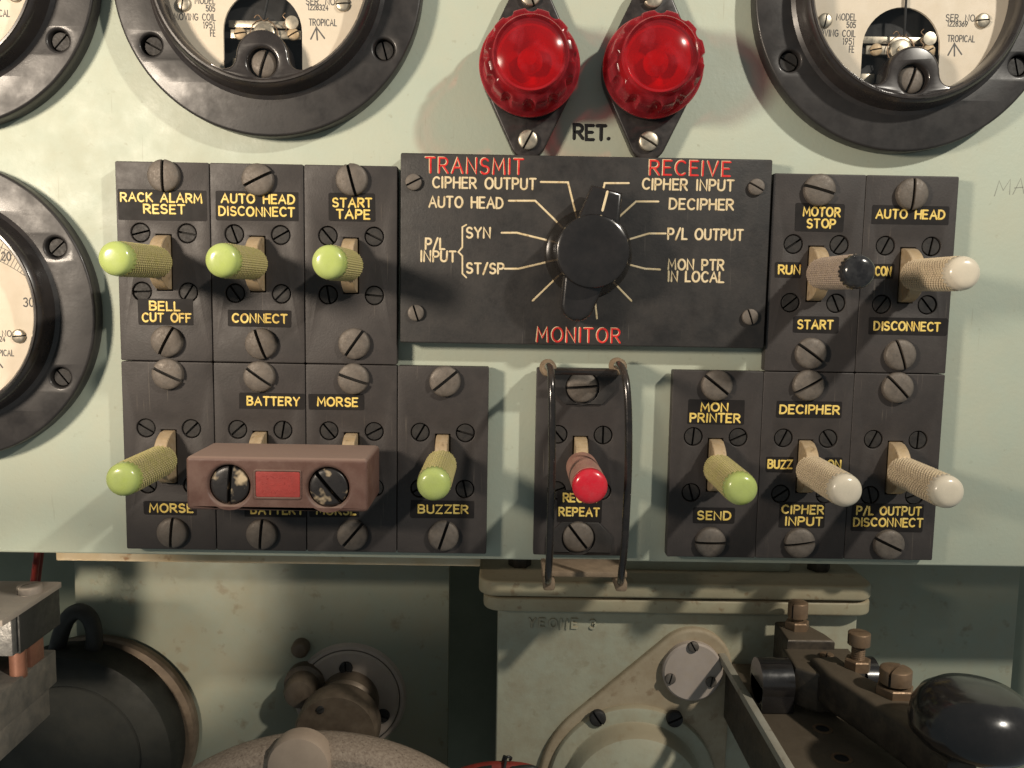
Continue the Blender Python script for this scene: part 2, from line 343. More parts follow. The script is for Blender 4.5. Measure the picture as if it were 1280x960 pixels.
# ------------------------------------------------------------------ single stroke lettering
def A(cx, cy, rx, ry, a0, a1, n=9):
    return [(cx+rx*math.cos(math.radians(a0+(a1-a0)*i/(n-1))), cy+ry*math.sin(math.radians(a0+(a1-a0)*i/(n-1)))) for i in range(n)]
G = {
 'A': (.72, [[(0, 0), (.36, 1), (.72, 0)], [(.13, .36), (.59, .36)]]),
 'B': (.58, [[(0, 0), (0, 1), (.3, 1)]+A(.3, .76, .24, .24, 90, -90)+[(0, .52)], [(.3, .52)]+A(.3, .26, .28, .26, 90, -90)+[(0, 0)]]),
 'C': (.64, [A(.36, .5, .36, .5, 48, 312, 15)]),
 'D': (.64, [[(0, 0), (0, 1), (.22, 1)]+A(.22, .5, .42, .5, 90, -90, 13)+[(0, 0)]]),
 'E': (.50, [[(.5, 1), (0, 1), (0, 0), (.5, 0)], [(0, .52), (.42, .52)]]),
 'F': (.50, [[(.5, 1), (0, 1), (0, 0)], [(0, .52), (.40, .52)]]),
 'G': (.66, [A(.36, .5, .36, .5, 48, 330, 15)+[(.66, .45), (.40, .45)]]),
 'H': (.60, [[(0, 0), (0, 1)], [(.6, 0), (.6, 1)], [(0, .52), (.6, .52)]]),
 'I': (.06, [[(.03, 0), (.03, 1)]]),
 'J': (.45, [[(.45, 1), (.45, .25)]+A(.22, .25, .23, .25, 0, -160)]),
 'K': (.60, [[(0, 0), (0, 1)], [(.56, 1), (0, .42)], [(.17, .6), (.6, 0)]]),
 'L': (.46, [[(0, 1), (0, 0), (.46, 0)]]),
 'M': (.78, [[(0, 0), (.06, 1), (.39, .28), (.72, 1), (.78, 0)]]),
 'N': (.62, [[(0, 0), (0, 1), (.62, 0), (.62, 1)]]),
 'O': (.74, [A(.37, .5, .37, .5, 90, 450, 21)]),
 'P': (.56, [[(0, 0), (0, 1), (.29, 1)]+A(.29, .73, .27, .27, 90, -90)+[(0, .46)]]),
 'R': (.60, [[(0, 0), (0, 1), (.30, 1)]+A(.30, .74, .26, .26, 90, -90)+[(0, .48)], [(.26, .48), (.6, 0)]]),
 'S': (.56, [A(.28, .75, .25, .25, 30, 270, 11)[:-1]+A(.28, .25, .28, .25, 90, -150, 11)]),
 'T': (.60, [[(0, 1), (.6, 1)], [(.3, 1), (.3, 0)]]),
 'U': (.60, [[(0, 1), (0, .3)]+A(.3, .3, .3, .3, 180, 360, 11)+[(.6, 1)]]),
 'V': (.66, [[(0, 1), (.33, 0), (.66, 1)]]),
 'X': (.6, [[(0, 0), (.6, 1)], [(0, 1), (.6, 0)]]),
 'Y': (.64, [[(0, 1), (.32, .5), (.64, 1)], [(.32, .5), (.32, 0)]]),
 'Z': (.58, [[(0, 1), (.58, 1), (0, 0), (.58, 0)]]),
 '/': (.42, [[(0, -.08), (.42, 1.05)]]), '.': (.08, [[(.02, 0), (.07, .02)]]),
 '0': (.56, [A(.28, .5, .28, .5, 90, 450, 17)]), '1': (.2, [[(.02, .82), (.15, 1), (.15, 0)]]),
 '2': (.54, [A(.27, .72, .25, .28, 160, -30, 9)+[(0, 0), (.54, 0)]]),
 '3': (.52, [A(.25, .75, .24, .25, 150, -80, 9)+A(.24, .26, .28, .26, 80, -150, 10)]),
 '4': (.56, [[(.42, 0), (.42, 1), (0, .3), (.56, .3)]]),
 '5': (.52, [[(.48, 1), (.07, 1), (.03, .56)]+A(.24, .32, .28, .32, 130, -150, 10)]),
 '6': (.54, [[(.42, 1), (.08, .5)]+A(.27, .3, .27, .3, 150, 510, 15)]),
 '8': (.52, [A(.26, .76, .22, .24, -90, 270, 13), A(.26, .26, .26, .26, 90, 450, 13)]),
 '9': (.54, [A(.27, .7, .27, .3, -30, 330, 15)+[(.12, 0)]]),
}
def lettering(m, s, x0, x1, zc, ch, wd, h, hh=.12, jit=.025, gap=.26, off=(0, 0)):
    wds = []; tot = 0
    for i, ch_ in enumerate(s):
        wv = .42 if ch_ == ' ' else G[ch_][0]; wds.append(wv); tot += wv+(gap if i < len(s)-1 else 0)
    k = (x1-x0-wd)/tot if tot > .1 else ch; x = x0+wd/2; hcap = ch-wd; n = 0
    for ch_, wv in zip(s, wds):
        if ch_ != ' ':
            rs = random.uniform(-jit, jit)*2; dx, dz = random.uniform(-jit, jit)*ch, random.uniform(-jit, jit)*ch; sy = 1+random.uniform(-jit, jit)
            for st in G[ch_][1]:
                pts = []
                for a, b in st:
                    X = a*k; Z = (b-.5)*hcap*sy; X += Z*rs*.6
                    pts.append((x+X+dx+off[0], zc+Z+dz+off[1]))
                n += 1; m.ribbon(pts, wd*(1+random.uniform(-jit, jit)*3), h, hh+.006*(n % 5))
        x += (wv+gap)*k
    return m

# ================================================================== THE PANEL
PY = 6.0
zb = P(640, 700, PY).z
t = thing('control_panel', (0, PY, zb), 'pale grey green painted metal front panel carrying the meters, lamps and switches', 'panel')
m = MB(); m.box(-330, 330, 0, 4, 0, 260, .9, 3)
obj('panel_sheet', m, t, mats='panel')
m = MB(); m.box(-330, 330, 4.2, 15, 1.2, 4.5, .5)
obj('folded_edge', m, t, mats='panel')
m = MB(); a, b = P(716, 164, PY), P(764, 164, PY)
lettering(m, 'RET.', a.x, b.x, a.z-zb-.2, 6.0, 1.25, 0, .05, .03, .2)
obj('lettering', m, t, mats='black_ink', label='black painted letters RET. between the two red lamps')
m = MB()
for st in ([(1243, 245), (1249, 226), (1254, 238), (1263, 224), (1262, 243)], [(1266, 243), (1276, 223), (1280, 242)], [(1268, 235), (1279, 234)]):
    m.ribbon([(P(u, v, PY).x, P(u, v, PY).z-zb) for u, v in st], .35, 0, .015)
obj('pencil_mark', m, t, mats='pencil', label='faint pencil scribble')

# ================================================================== METERS
RF = 51.3
def tick_arc():
    m = MB(); px, pz = 0, -26; R1, R2 = 47.5, 52
    for i in range(61):
        a = math.radians(136-92*i/60); lo = R1 if i % 10 else R1
        hi = R2 if i % 5 else R2+1.5
        m.ribbon([(px+lo*math.cos(a), pz+lo*math.sin(a)), (px+hi*math.cos(a), pz+hi*math.sin(a))], .22, 0, .02, False)
    for r in (R1, R2):
        m.ribbon([(px+r*math.cos(math.radians(136-92*i/60)), pz+r*math.sin(math.radians(136-92*i/60))) for i in range(61)], .2, 0, .025, False)
    return m
cache = {}
M4AX = P(1141, -11, PY-9)      # axis of the meter whose dial was measured
def dl(u, v): q = P(u, v, PY-6.5); return q.x-M4AX.x, q.z-M4AX.z
def meter(u, v, label, serial, hole_ang, needle=None, scale_txt=False):
    c = P(u, v, PY-9)
    t = thing('panel_meter', (c.x, PY, c.z), label, 'meter', 'round panel meters')
    def once(k, fn):
        if k not in cache: cache[k] = fn()
        return cache[k]
    holes = [(44.6*math.cos(math.radians(a)), 44.6*math.sin(math.radians(a))) for a in (-30, -150, 30, 150)]
    def f():
        m = MB(); m.shape(circ(0, 0, RF, 160), [circ(x, z, 3.5, 24) for x, z in holes]+[circ(0, 0, 33.2, 90)], 0, 6.6, .9); return m.mesh('flange', 'bakelite')
    obj('flange', once('fl', f), t)
    def f():
        m = MB()
        pr = [(33.4, 3), (33.4, 8), (33.9, 12.4), (34.8, 13.8), (36, 14.5), (37.6, 14.4), (39.2, 13.6), (40.3, 12.0), (40.9, 9.8), (42.0, 7.4), (44.5, 6.5)]
        m.lathe([(33.4+(r-33.4)*.56, h) for r, h in pr], n=160)
        pr2 = [(34.6, 14.3), (35.0, 14.85), (35.6, 14.8), (35.9, 14.2)]; m.lathe(pr2, n=160)
        # lug over the zero adjuster, blending into the ring
        lx, lz = 0, -(29.3)
        o = []
        for i in range(25):
            a = math.radians(180*i/24); o.append((8.6*math.cos(a), lz+8.6*math.sin(a)))
        bz = lambda k: [((1-q)**2*8.55+2*q*(1-q)*9.3+q*q*17.5, (1-q)**2*-27.0+2*q*(1-q)*-33.4+q*q*-29.6) for q in [i/10 for i in range(k)]]
        right = bz(11)[::-1]; left = [(-x, z) for x, z in bz(11)]
        o = right+circ(0, -27.2, 8.55, 25, 0, math.pi, True)[1:-1]+left
        o += [(35.0*math.sin(math.radians(d)), -35.0*math.cos(math.radians(d))) for d in (-29, -20, -12, -4, 4, 12, 20, 29)]
        m.shape(o, [circ(0, -29.0, 4.9, 24)], 4, 13.9, .9); return m.mesh('bezel', 'bezel')
    obj('bezel', once('bz', f), t)
    screw(t, 0, -29.0, 9.5, {-30: 85, -150: 72}.get(hole_ang, 88), 4.5, 3.2, 'screw', 'adjuster_screw', dome=.5, slot=1.1)
    for i, (x, z) in enumerate(holes):
        screw(t, x, z, 2.6, (hole_ang*1.7+i*47) % 180, 3.1, 2.2, 'darkscrew', 'screw', dome=0, flush=True)
    wx0, wz0 = dl(1075, 106); wx1, wz1 = dl(1178, 14); r = (wx1-wx0)/2
    arch = [(wx0, wz0-2), (wx1, wz0-2)]+circ((wx0+wx1)/2, wz1-r*.92, r, 21, 0, math.pi, True)
    def f():
        m = MB(); m.shape(circ(0, 0, 34.0, 90), [arch], 5.6, 6.5, 0); return m.mesh('dial', 'dial')
    d = obj('dial', once('dial', f), t)
    def f():
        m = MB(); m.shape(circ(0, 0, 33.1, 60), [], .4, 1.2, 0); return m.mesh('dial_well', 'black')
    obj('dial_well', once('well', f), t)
    m = MB(); hd = 6.5
    def tx(s, u0, u1, v, ch=2.4, wd=.36):
        a, z = dl(u0, v); b, _ = dl(u1, v); lettering(m, s, a, b, z, ch, wd, hd, .02, .01)
    tx('MODEL', 1045, 1071, 21); tx('505', 1058, 1070, 31, 2.2); tx('MOVING COIL', 1018, 1070, 41); tx('1951', 1053, 1068, 51.5); tx('FE', 1061, 1068, 61.5)
    tx('SER. NO', 1182, 1219, 22); tx(serial, 1184, 1210, 29.5, 2.0); tx('TROPICAL', 1184, 1219, 48)
    ar = [dl(1193, 54), dl(1193, 70)]; m.ribbon([ar[0], ar[1]], .55, hd, .02)
    m.ribbon([dl(1185, 69), dl(1193, 54.5), dl(1202, 68)], .55, hd, .028)
    if scale_txt:
        lettering(m, '30', 33.5*.80, 33.5*.80+4.0, 3.5, 3.4, .5, hd, .02, .01); lettering(m, '20', 20, 23.6, 19, 3.2, .5, hd, .02, .01)
    obj('dial_lettering', m, d, mats='grey_ink')
    def f():
        tm = tick_arc()
        for vv in tm.bm.verts: vv.co.y -= hd
        return tm.mesh('scale_marks', 'grey_ink')
    obj('scale_marks', once('ticks', f), d)
    for u_, a_ in ((1031, 80), (1228, 5)):
        x, z = dl(u_, 26); screw(d, x, z, 6.5, a_, 2.4, 1.2, 'nickel', 'dial_screw', dome=.5, slot=.5)
    # the movement seen through the arch
    def f():
        m = MB(); x, z = dl(1127, 62)
        a, zt = dl(1085, 55); b, zb_ = dl(1172, 68); m.box(a, b, -5.0, -3.6, zb_, zt, .25)
        a, zt = dl(1081, 41); b, zb_ = dl(1170, 52); m.box(a, b, -2.8, -1.6, zb_, zt, .2)
        m.lathe([(0, 3), (3.6, 3), (3.6, 6.2), (2.8, 6.7), (0, 6.7)], x, z, n=28)
        m.lathe([(1.4, 6.7), (1.4, 7.6), (0, 7.8)], x, z, n=16)
        a, z2 = dl(1163, 48); m.lathe([(0, 4), (2.2, 4), (2.2, 6.3), (0, 6.6)], a, z2, n=20)
        a, z2 = dl(1089, 96); b, z3 = dl(1099, 99); m.box(a-2, b, -2.6, -1.4, z3-2, z2+2, .2)
        return m.mesh('movement', 'nickel')
    mv = obj('movement', once('mv', f), t)
    def f():
        m = MB()
        cx, cz = dl(1127, 62)
        m.tube([(cx+4.6*math.cos(i*.42), -5.6-.03*i, cz+4.6*math.sin(i*.42)) for i in range(22)], .16, 6)
        m.tube([(cx+7+.6*math.sin(i), -6, cz+1+i*.45) for i in range(14)], .17, 6)
        m.tube([(cx-3+.35*i, -6.1-.2*math.sin(i*.8), cz+5+math.sin(i*.5)*.9) for i in range(14)], .2, 6)
        return m.mesh('hair_spring', 'copper')
    obj('hair_spring', once('hs', f), mv)
    for u_, v_, a_ in ((1097, 61, 10), (1163, 62, 30)):
        x, z = dl(u_, v_); screw(mv, x, z, 5.0, a_, 2.0, 1.3, 'brass', 'movement_screw', dome=.4, slot=.5)
    m = MB(); a = dl(1129, 46); b = dl(*(needle or (1134, -60)))
    m.tube([(a[0], -7.2, a[1]), (b[0], -7.6, b[1])], .42, 8)
    obj('needle', m, t, mats='black_ink')
    m = MB(); m.lathe([(0, 11.4), (33.4, 11.4)], n=64)
    obj('glass', m, t, mats='pane')
    return t
meter(-84, -44, 'black rimmed round meter cut off at the top left corner of the panel', '1228321', 28, scale_txt=True)
meter(331, -32, 'black rimmed round meter above the RACK ALARM and AUTO HEAD switches', '1228324', -150, scale_txt=True, needle=(1160, -60))
meter(-75, 389, 'black rimmed round meter with scale number 30, left of the RACK ALARM switch', '1228524', -30, scale_txt=True, needle=(1090, -60))
meter(1141, -11, 'black rimmed round meter with dark vertical needle above the MOTOR STOP switch', '1228369', -150, scale_txt=True)

# ================================================================== RED INDICATOR LAMPS
def indicator(u, v, label, sa):
    c = P(u, v, PY-6); t = thing('indicator_lamp', (c.x, PY, c.z), label, 'lamp', 'red indicator lamps')
    m = MB(); m.shape(hull(circ(0, 0, 16.2, 60)+circ(0, 23.3, 6.2, 30)+circ(0, -23.3, 6.2, 30)), [circ(0, 0, 11, 30)], 0, 5.6, .7)
    obj('base_plate', m, t, mats='lampbase')
    m = MB(); m.lathe([(15.6, 5.4), (16.3, 6.0), (16.4, 8.2), (15.8, 8.9), (12, 9)], n=64); obj('seat_ring', m, t, mats='lampbase')
    for z, a in ((23.3, sa+50), (-23.3, sa)): screw(t, 0, z, 5.6, a, 3.3, 1.8, 'nickel', 'screw', dome=.3, slot=.75)
    fl = lambda a, h, r: -1.7*(max(0, math.cos(a*12))**.7)*max(0, min(1, (h-12.5)/2.5, (24.3-h)/3.2))*(1 if r > 12.6 else 0)
    outer = [(15.9, 9), (16.6, 9.6), (16.7, 11.0), (16.2, 11.9), (15.5, 12.3), (15.3, 13.0), (15.25, 13.4), (15.2, 14.5), (15.0, 17), (14.9, 20), (14.7, 21.8), (14.2, 22.7), (13.2, 23.2), (12.2, 23.5), (11.95, 24.2), (11.9, 25.6), (11.5, 26.1), (11.0, 25.8), (10.6, 25.4), (9, 26.1), (7, 26.7), (5, 27.1), (2.5, 27.4), (0, 27.5)]
    inner = [(0, 23.4), (9.0, 23.0), (10.6, 22.4), (11.0, 21), (11.3, 14), (11.6, 9)]
    m = MB(); m.lathe(outer+inner+[(15.9, 9)], n=192, rad=fl)
    obj('lens', m, t, mats='redglass', ang=50)
    m = MB(); m.lathe([(11.0, 9.1), (10.7, 19.6), (10.3, 20.6), (9.7, 20.4), (9.2, 19.2), (7.4, 15), (6.8, 13), (0, 12)], n=48)
    obj('reflector', m, t, mats='bulb')
    m = MB(); m.lathe([(3.6, 12.5), (4.2, 15), (3.8, 17.5), (2, 19.4), (0, 19.8)], n=32); obj('bulb', m, t, mats='bulb')
indicator(661.5, 86, 'red faceted indicator lamp on black base, left of the letters RET.', 62)
indicator(813.5, 88, 'red faceted indicator lamp on black base, right of the letters RET.', -30)

# ================================================================== TOGGLE SWITCHES
PW, PH = 31.62, 67.0
X_L, X_R = -132.9, 90.5
ZA, ZB_ = (41.55-26.3)/2, (-26.3-93.3)/2
def knurl(a, h, r):
    p = a*22; q = h*3.9; tri = lambda x: abs((x/math.pi) % 1-.5)*2
    return .62*(1-max(tri((p+q)/2), tri((p-q)/2)))-.38
def plate_mesh(h):
    m = MB(); hw, hh_ = PW/2, h/2
    hs = [circ(x, z, 3.35, 24) for x in (-7.9, 7.9) for z in (-10, 10)]
    m.shape(rrect(-hw, -hh_, hw, hh_, .5, 3), hs+[[(-2.7, -9.6), (2.7, -9.6), (2.7, 9.6), (-2.7, 9.6)]], 1.7, 6, .22)
    m.mi = 1; m.box(-hw+1, hw-1, -1.6, -.05, -hh_+1, hh_-1)
    return m.mesh('plate', ['plate', 'black'])
plates = {67.5: plate_mesh(67.5), 66.7: plate_mesh(66.7)}
m = MB()
pf = [(-9.2, 2), (9.2, 2), (9.2, 6.6)]+[(9.2*math.cos(math.radians(a))*.98, 6.6+8.6*math.sin(math.radians(a))) for a in range(12, 180, 12)]+[(-9.2, 6.6)]
MX = Matrix(((0, 1, 0), (0, 0, 1), (1, 0, 0))).to_4x4()
b_ = bmesh.new(); vs = {}
for sx in (-2.15, 2.15):
    for i, (z, h) in enumerate(pf): vs[sx, i] = b_.verts.new((sx, -h, z))
b_.faces.new([vs[-2.15, i] for i in range(len(pf))]); b_.faces.new([vs[2.15, i] for i in range(len(pf))][::-1])
for i in range(len(pf)):
    j = (i+1) % len(pf); b_.faces.new((vs[-2.15, i], vs[2.15, i], vs[2.15, j], vs[-2.15, j]))
bmesh.ops.bevel(b_, geom=[e for e in b_.edges if abs(e.verts[0].co.x-e.verts[1].co.x) < .01], offset=.25, segments=1, affect='EDGES')
m.merge(b_); lever_me = m.mesh('lever', 'brass', 25)
kb = {}
def knob_meshes(kind):
    if kind in kb: return kb[kind]
    m = MB(); pr = [(0, 10.5), (3.6, 10.5), (4.5, 11.2), (5.0, 12)]
    if kind == 'red': pr += [(5.35, 13), (5.45, 20), (5.45, 39.6)]; m.lathe(pr+[(0, 39.6)], n=48)
    else:
        pr += [(5.25, 12.4+i*.1273) for i in range(222)]; m.lathe(pr+[(0, 40.7)], n=280, rad=lambda a, h, r: knurl(a, h, r) if h > 12.2 and r > 5.1 else 0)
    if kind != 'red':
        for f_ in m.bm.faces:
            c_ = f_.calc_center_median(); rr_ = math.hypot(c_.x, c_.z)
            if -c_.y > 12.6 and -c_.y < 40.5 and rr_ < 4.99: f_.material_index = 1
    body = m.mesh('grip', [kind+'_body', kind+'_groove'], 28)
    m = MB(); rr = 5.5 if kind == 'red' else 5.2
    pr = [(rr-.3, 39.8), (rr, 40.9), (rr, 42.4)]
    for i in range(1, 10): a = math.radians(90*i/9); pr.append((rr*math.cos(a)**.58 if i < 9 else 0, 42.4+(2.8 if kind != 'red' else 2.0)*math.sin(a)))
    sc_ = (lambda a, h, r: .2*math.cos(a*22) if h < 40.95 else 0)
    m.lathe(pr, n=120, rad=None if kind == 'red' else sc_)
    kb[kind] = (body, m.mesh('cap', kind+'_cap', 60)); return kb[kind]
GRP = 'toggle switches on dark rectangular plates'
def switch(x, z, row, label, kind, big, small, texts, tilt=0, tiltz=0):
    """texts: list of (patch px box, [(string, u0, u1, v)])"""
    h = 67.5 if row == 'a' else 66.7
    t = thing('toggle_switch', (x, PY, z), label, 'switch', GRP)
    obj('plate', plates[h], t)
    for (u, v, a) in big:
        q = P(u, v, -2); screw(t, q.x-x, q.z-z, 6, a, 5.4, 2.6, 'screw', 'mounting_screw', dome=.42, slot=1.05)
    for (sx, sz), a in zip(((-7.9, 10), (7.9, 10), (-7.9, -10), (7.9, -10)), small):
        screw(t, sx, sz, 3.6, a, 3.02, 2.05, 'darkscrew', 'small_screw', dome=0, slot=.7, flush=True)
    lv = obj('lever', lever_me, t)
    if kind:
        b, c = knob_meshes(kind)
        k = obj('knob', b, t, (0, 0, 0)); k.rotation_euler.z = math.radians(tilt); k.rotation_euler.x = math.radians(tiltz)
        obj('cap', c, k)
    for box, lines in texts:
        a, b = P(box[0], box[3], 0), P(box[2], box[1], 0)
        m = MB(); o = rrect(a.x-x, a.z-z, b.x-x, b.z-z, .5, 3); o = [(p+random.uniform(-.12, .12), q+random.uniform(-.12, .12)) for p, q in o]
        m.shape(o, [], 5.96, 6.07, 0); st = obj('label_strip', m, t, mats='strip')
        m = MB()
        for s, u0, u1, v in lines:
            q0, q1 = P(u0, v, 0), P(u1, v, 0); lettering(m, s, q0.x-x, q1.x-x, q0.z-z+(q1.z-q0.z)/2, 3.5, .68, 6.06, .11)
        obj('lettering', m, st, mats='yellow')
    return t
def xl(i): return X_L+31.9*(i+.5)
def xr(i): return X_R+31.75*(i+.5)
switch(xl(0), ZA, 'a', 'switch with pale green knob lettered RACK ALARM RESET and BELL CUT OFF', 'green',
       [(203, 219, 90), (207, 427, 62)], (15, -10, 2, 58),
       [((148, 238, 258, 275), [('RACK ALARM', 150, 253, 247), ('RESET', 179, 232, 261.5)]), ((173, 374, 241, 406), [('BELL', 186, 226, 382.5), ('CUT OFF', 177, 240, 397)])])
switch(xl(1), ZA, 'a', 'switch with pale green knob lettered AUTO HEAD DISCONNECT above and CONNECT below', 'green',
       [(321, 224, 27), (325, 430, -70)], (-70, 30, -55, 45),
       [((270, 240, 373, 275), [('AUTO HEAD', 276, 369, 248.5), ('DISCONNECT', 273, 369, 264.5)]), ((285, 388, 364, 408), [('CONNECT', 290, 360, 398)])])
switch(xl(2), ZA, 'a', 'switch with pale green knob lettered START TAPE', 'green',
       [(439, 224, -75), (442, 430, 55)], (-50, -25, -80, -5), [((411, 242, 469, 276), [('START', 415, 466, 253.5), ('TAPE', 420, 463, 268)])])
switch(xl(0), ZB_, 'b', 'switch with green knob lettered only MORSE, left of the brown cover block', 'green',
       [(208, 468, -25), (214, 667, 85)], (-30, 45, -40, 60), [((180, 627, 246, 643), [('MORSE', 186, 242, 635)])])
switch(xl(1), ZB_, 'b', 'switch lettered BATTERY with its lever behind the left half of the brown cover block', None,
       [(323, 471, -35), (326, 669, 85)], (42, 80, 20, 70), [((299, 492, 381, 511), [('BATTERY', 308, 375, 501.5)]), ((306, 630, 383, 646), [('BATTERY', 313, 380, 637.5)])])
switch(xl(2), ZB_, 'b', 'switch lettered MORSE twice with its lever behind the right half of the brown cover block', None,
       [(441, 474, -18), (440, 670, 50)], (-50, 28, 30, -60), [((385.5, 493, 455, 512), [('MORSE', 396, 448, 502.5)]), ((386.5, 630, 449, 646), [('MORSE', 395, 446, 638)])])
switch(xl(3), ZB_, 'b', 'switch with pale green knob lettered BUZZER, right of the brown cover block', 'green',
       [(556, 477, 40), (554, 671, 72)], (60, -15, 30, -78), [((513, 626, 593, 647), [('BUZZER', 522, 586, 636.5)])])
cx = P(725, 575, 0).x
switch(cx, ZB_, 'b', 'switch with smooth red knob lettered RECEN REPEAT behind black wire guard bars', 'red',
       [(728, 484, 4), (723, 672, -52)], (-50, 90, 20, 65), [((696, 613, 753, 653), [('RECEN', 703, 747, 622.5), ('REPEAT', 698, 750, 640)])])
switch(xr(-1), ZB_, 'b', 'switch with pale green knob lettered MON PRINTER and SEND', 'green',
       [(897, 482, -38), (889, 679, 0)], (85, 25, -75, 30), [((859, 500, 931, 530), [('MON', 875, 911, 509), ('PRINTER', 862, 926, 522.5)]), ((866, 635, 919, 654), [('SEND', 871, 914, 644.5)])], tilt=-1)
switch(xr(0), ZB_, 'b', 'switch with white knob lettered DECIPHER, BUZZ and CIPHER INPUT', 'ivory',
       [(1012, 482, 30), (1001, 680, 8)], (65, -55, 35, 20), [((970, 502, 1053, 522), [('DECIPHER', 974, 1050, 512)]), ((957, 571, 992, 590), [('BUZZ', 959, 991, 580.5)]), ((1030, 572, 1053, 589), [('ON', 1033, 1052, 580.5)]), ((973, 628, 1032, 659), [('CIPHER', 977, 1030, 637), ('INPUT', 981, 1029, 651.5)])])
switch(xr(1), ZB_, 'b', 'switch with white knob lettered P/L OUTPUT DISCONNECT', 'ivory',
       [(1124, 485, -45), (1113, 682, -25)], (65, 88, -75, 20), [((1063, 630, 1155, 664), [('P/L OUTPUT', 1070, 1152, 638.5), ('DISCONNECT', 1066, 1154, 653)])])
switch(xr(0), ZA, 'a', 'switch with black knob lettered MOTOR STOP, RUN and START', 'dark',
       [(1026, 237, -15), (1015, 442, -35)], (35, 55, 40, -65), [((993, 255, 1056, 289), [('MOTOR', 1003, 1051, 265), ('STOP', 1008, 1045, 279.5)]), ((968, 328, 1002, 347), [('RUN', 972, 1001, 337)]), ((991, 396, 1049, 416), [('START', 996, 1042, 406)])])
switch(xr(1), ZA, 'a', 'switch with white knob lettered AUTO HEAD, CON and DISCONNECT', 'ivory',
       [(1142, 242, 88), (1127, 444, -70)], (65, 80, 55, -50), [((1089, 258, 1187, 280), [('AUTO HEAD', 1094, 1182, 268)]), ((1089, 330, 1118, 348), [('CON', 1093, 1115, 339)]), ((1085, 398, 1185, 418), [('DISCONNECT', 1092, 1176, 408)])])

# ================================================================== ROTARY SELECTOR
RH = 7.6; RY = PY-RH
c0, c1 = P(500, 428, RY), P(966, 199.5, RY); ctr = P(735, 317, RY)
t = thing('rotary_switch', (ctr.x, PY, ctr.z), 'black engraved selector plate with pointer knob and TRANSMIT, RECEIVE and MONITOR lettering', 'switch')
m = MB(); m.shape(rrect(c0.x-ctr.x, c0.z-ctr.z, c1.x-ctr.x, c1.z-ctr.z, .6, 3), [], 0.02, RH, .35)
pl = obj('plate', m, t, mats='rplate')
def rl(u, v): q = P(u, v, RY); return q.x-ctr.x, q.z-ctr.z
for u, v, a in ((517, 228, 27), (945, 234, -28), (520, 391, -72), (937, 396, -70)):
    x, z = rl(u, v); screw(t, x, z, RH, a, 2.75, 1.5, 'screw', 'screw', dome=.25, slot=.65)
for s, u0, u1, v, ch in (('CIPHER OUTPUT', 540, 671, 229, 4.2), ('AUTO HEAD', 535, 630, 253, 4.2), ('SYN', 582, 614, 291, 4.1), ('ST/SP', 582, 631, 335.5, 4.1), ('P/L', 531, 557, 305, 4.3), ('INPUT', 525, 571, 320.5, 4.2),
                        ('CIPHER INPUT', 802, 918, 231, 4.2), ('DECIPHER', 836, 918, 255.5, 4.1), ('P/L OUTPUT', 834, 930, 293, 4.2), ('MON PTR', 834, 906, 331, 4.1), ('IN LOCAL', 834, 906, 346, 4.1)):
    (x0, z0), (x1, z1) = rl(u0, v), rl(u1, v); obj('lettering', lettering(MB(), s, x0, x1, (z0+z1)/2, ch, .74, RH-.01, .15, .015), t, mats='cream')
m = MB()
m.ribbon([rl(*p) for p in ((583, 281), (578, 284), (578, 309), (573, 315), (578, 320), (578, 342), (583, 347))], .6, RH-.01, .14)
obj('brace_mark', m, t, mats='cream')
m = MB()
for ln in ([(676, 227.5), (710, 228), (721, 272)], [(636, 251), (669, 251), (706, 287)], [(627, 291), (646, 291), (699, 304)], [(631, 336), (648, 336), (699, 324)], [(666, 376), (698, 345)], [(746, 398), (741, 352)],
           [(789, 376), (760, 346)], [(825, 337), (806, 336), (775, 328)], [(832, 292), (811, 292), (774, 303)], [(823, 252), (795, 252), (764, 280)], [(786, 229), (756, 229), (747, 266)]):
    m.ribbon([rl(*p) for p in ln], .72, RH-.01, .13)
obj('position_lines', m, t, mats='cream')
for mat, off, hh in (('cream', (-.16, .1), .1), ('red_ink', (.06, 0), .17)):
    random.seed(21)
    for s, u0, u1, v, ch in (('TRANSMIT', 531, 655, 207.5, 5.7), ('RECEIVE', 811, 914, 210.5, 5.4), ('MONITOR', 670, 776, 419, 5.5)):
        (x0, z0), (x1, z1) = rl(u0, v), rl(u1, v); obj('heading', lettering(MB(), s, x0, x1, (z0+z1)/2, ch, .62 if mat == 'cream' else .74, RH-.01, hh, .01, .3, off), t, mats=mat, label=('red heading ' if mat == 'red_ink' else 'pale worn edge of heading ')+s)
random.seed(5)
m = MB(); m.lathe([(0, RH+.16), (14.9, RH+.16), (14.9, RH+.9), (14.2, RH+1.5), (11, RH+2.0), (0, RH+2.0)], n=72); obj('skirt', m, t, mats='ghost')
ang = math.atan2(P(757, 240, RY).z-P(715, 400, RY).z, P(757, 240, RY).x-P(715, 400, RY).x)-math.pi/2
bar = hull(circ(0, 15.5, 5.2, 24)+[(-5.4, 21), (5.0, 21)]+circ(0, -17.6, 5.6, 24)+circ(0, 0, 8.4, 24))
bar = [(x*math.cos(ang)-z*math.sin(ang), x*math.sin(ang)+z*math.cos(ang)) for x, z in bar]
m = MB(); m.shape(bar, [], RH+2.2, RH+12.5, 1.6, seg=4); kn = obj('pointer_knob', m, t, mats='knobblack')
m = MB(); m.lathe([(0, RH+.3), (11.6, RH+.3), (12.0, RH+2.3), (12.2, RH+4), (11.8, RH+13.6), (11.9, RH+16.2), (11.5, RH+17.1), (10.6, RH+17.5), (6, RH+17.2), (0, RH+17.1)], n=72); obj('knob_cap', m, kn, mats='knobblack')
m = MB(); m.ribbon([(-r*math.sin(ang), r*math.cos(ang)) for r in (13.8, 20.0)], .8, RH+12.5, .06); obj('pointer_mark', m, kn, mats='cream')

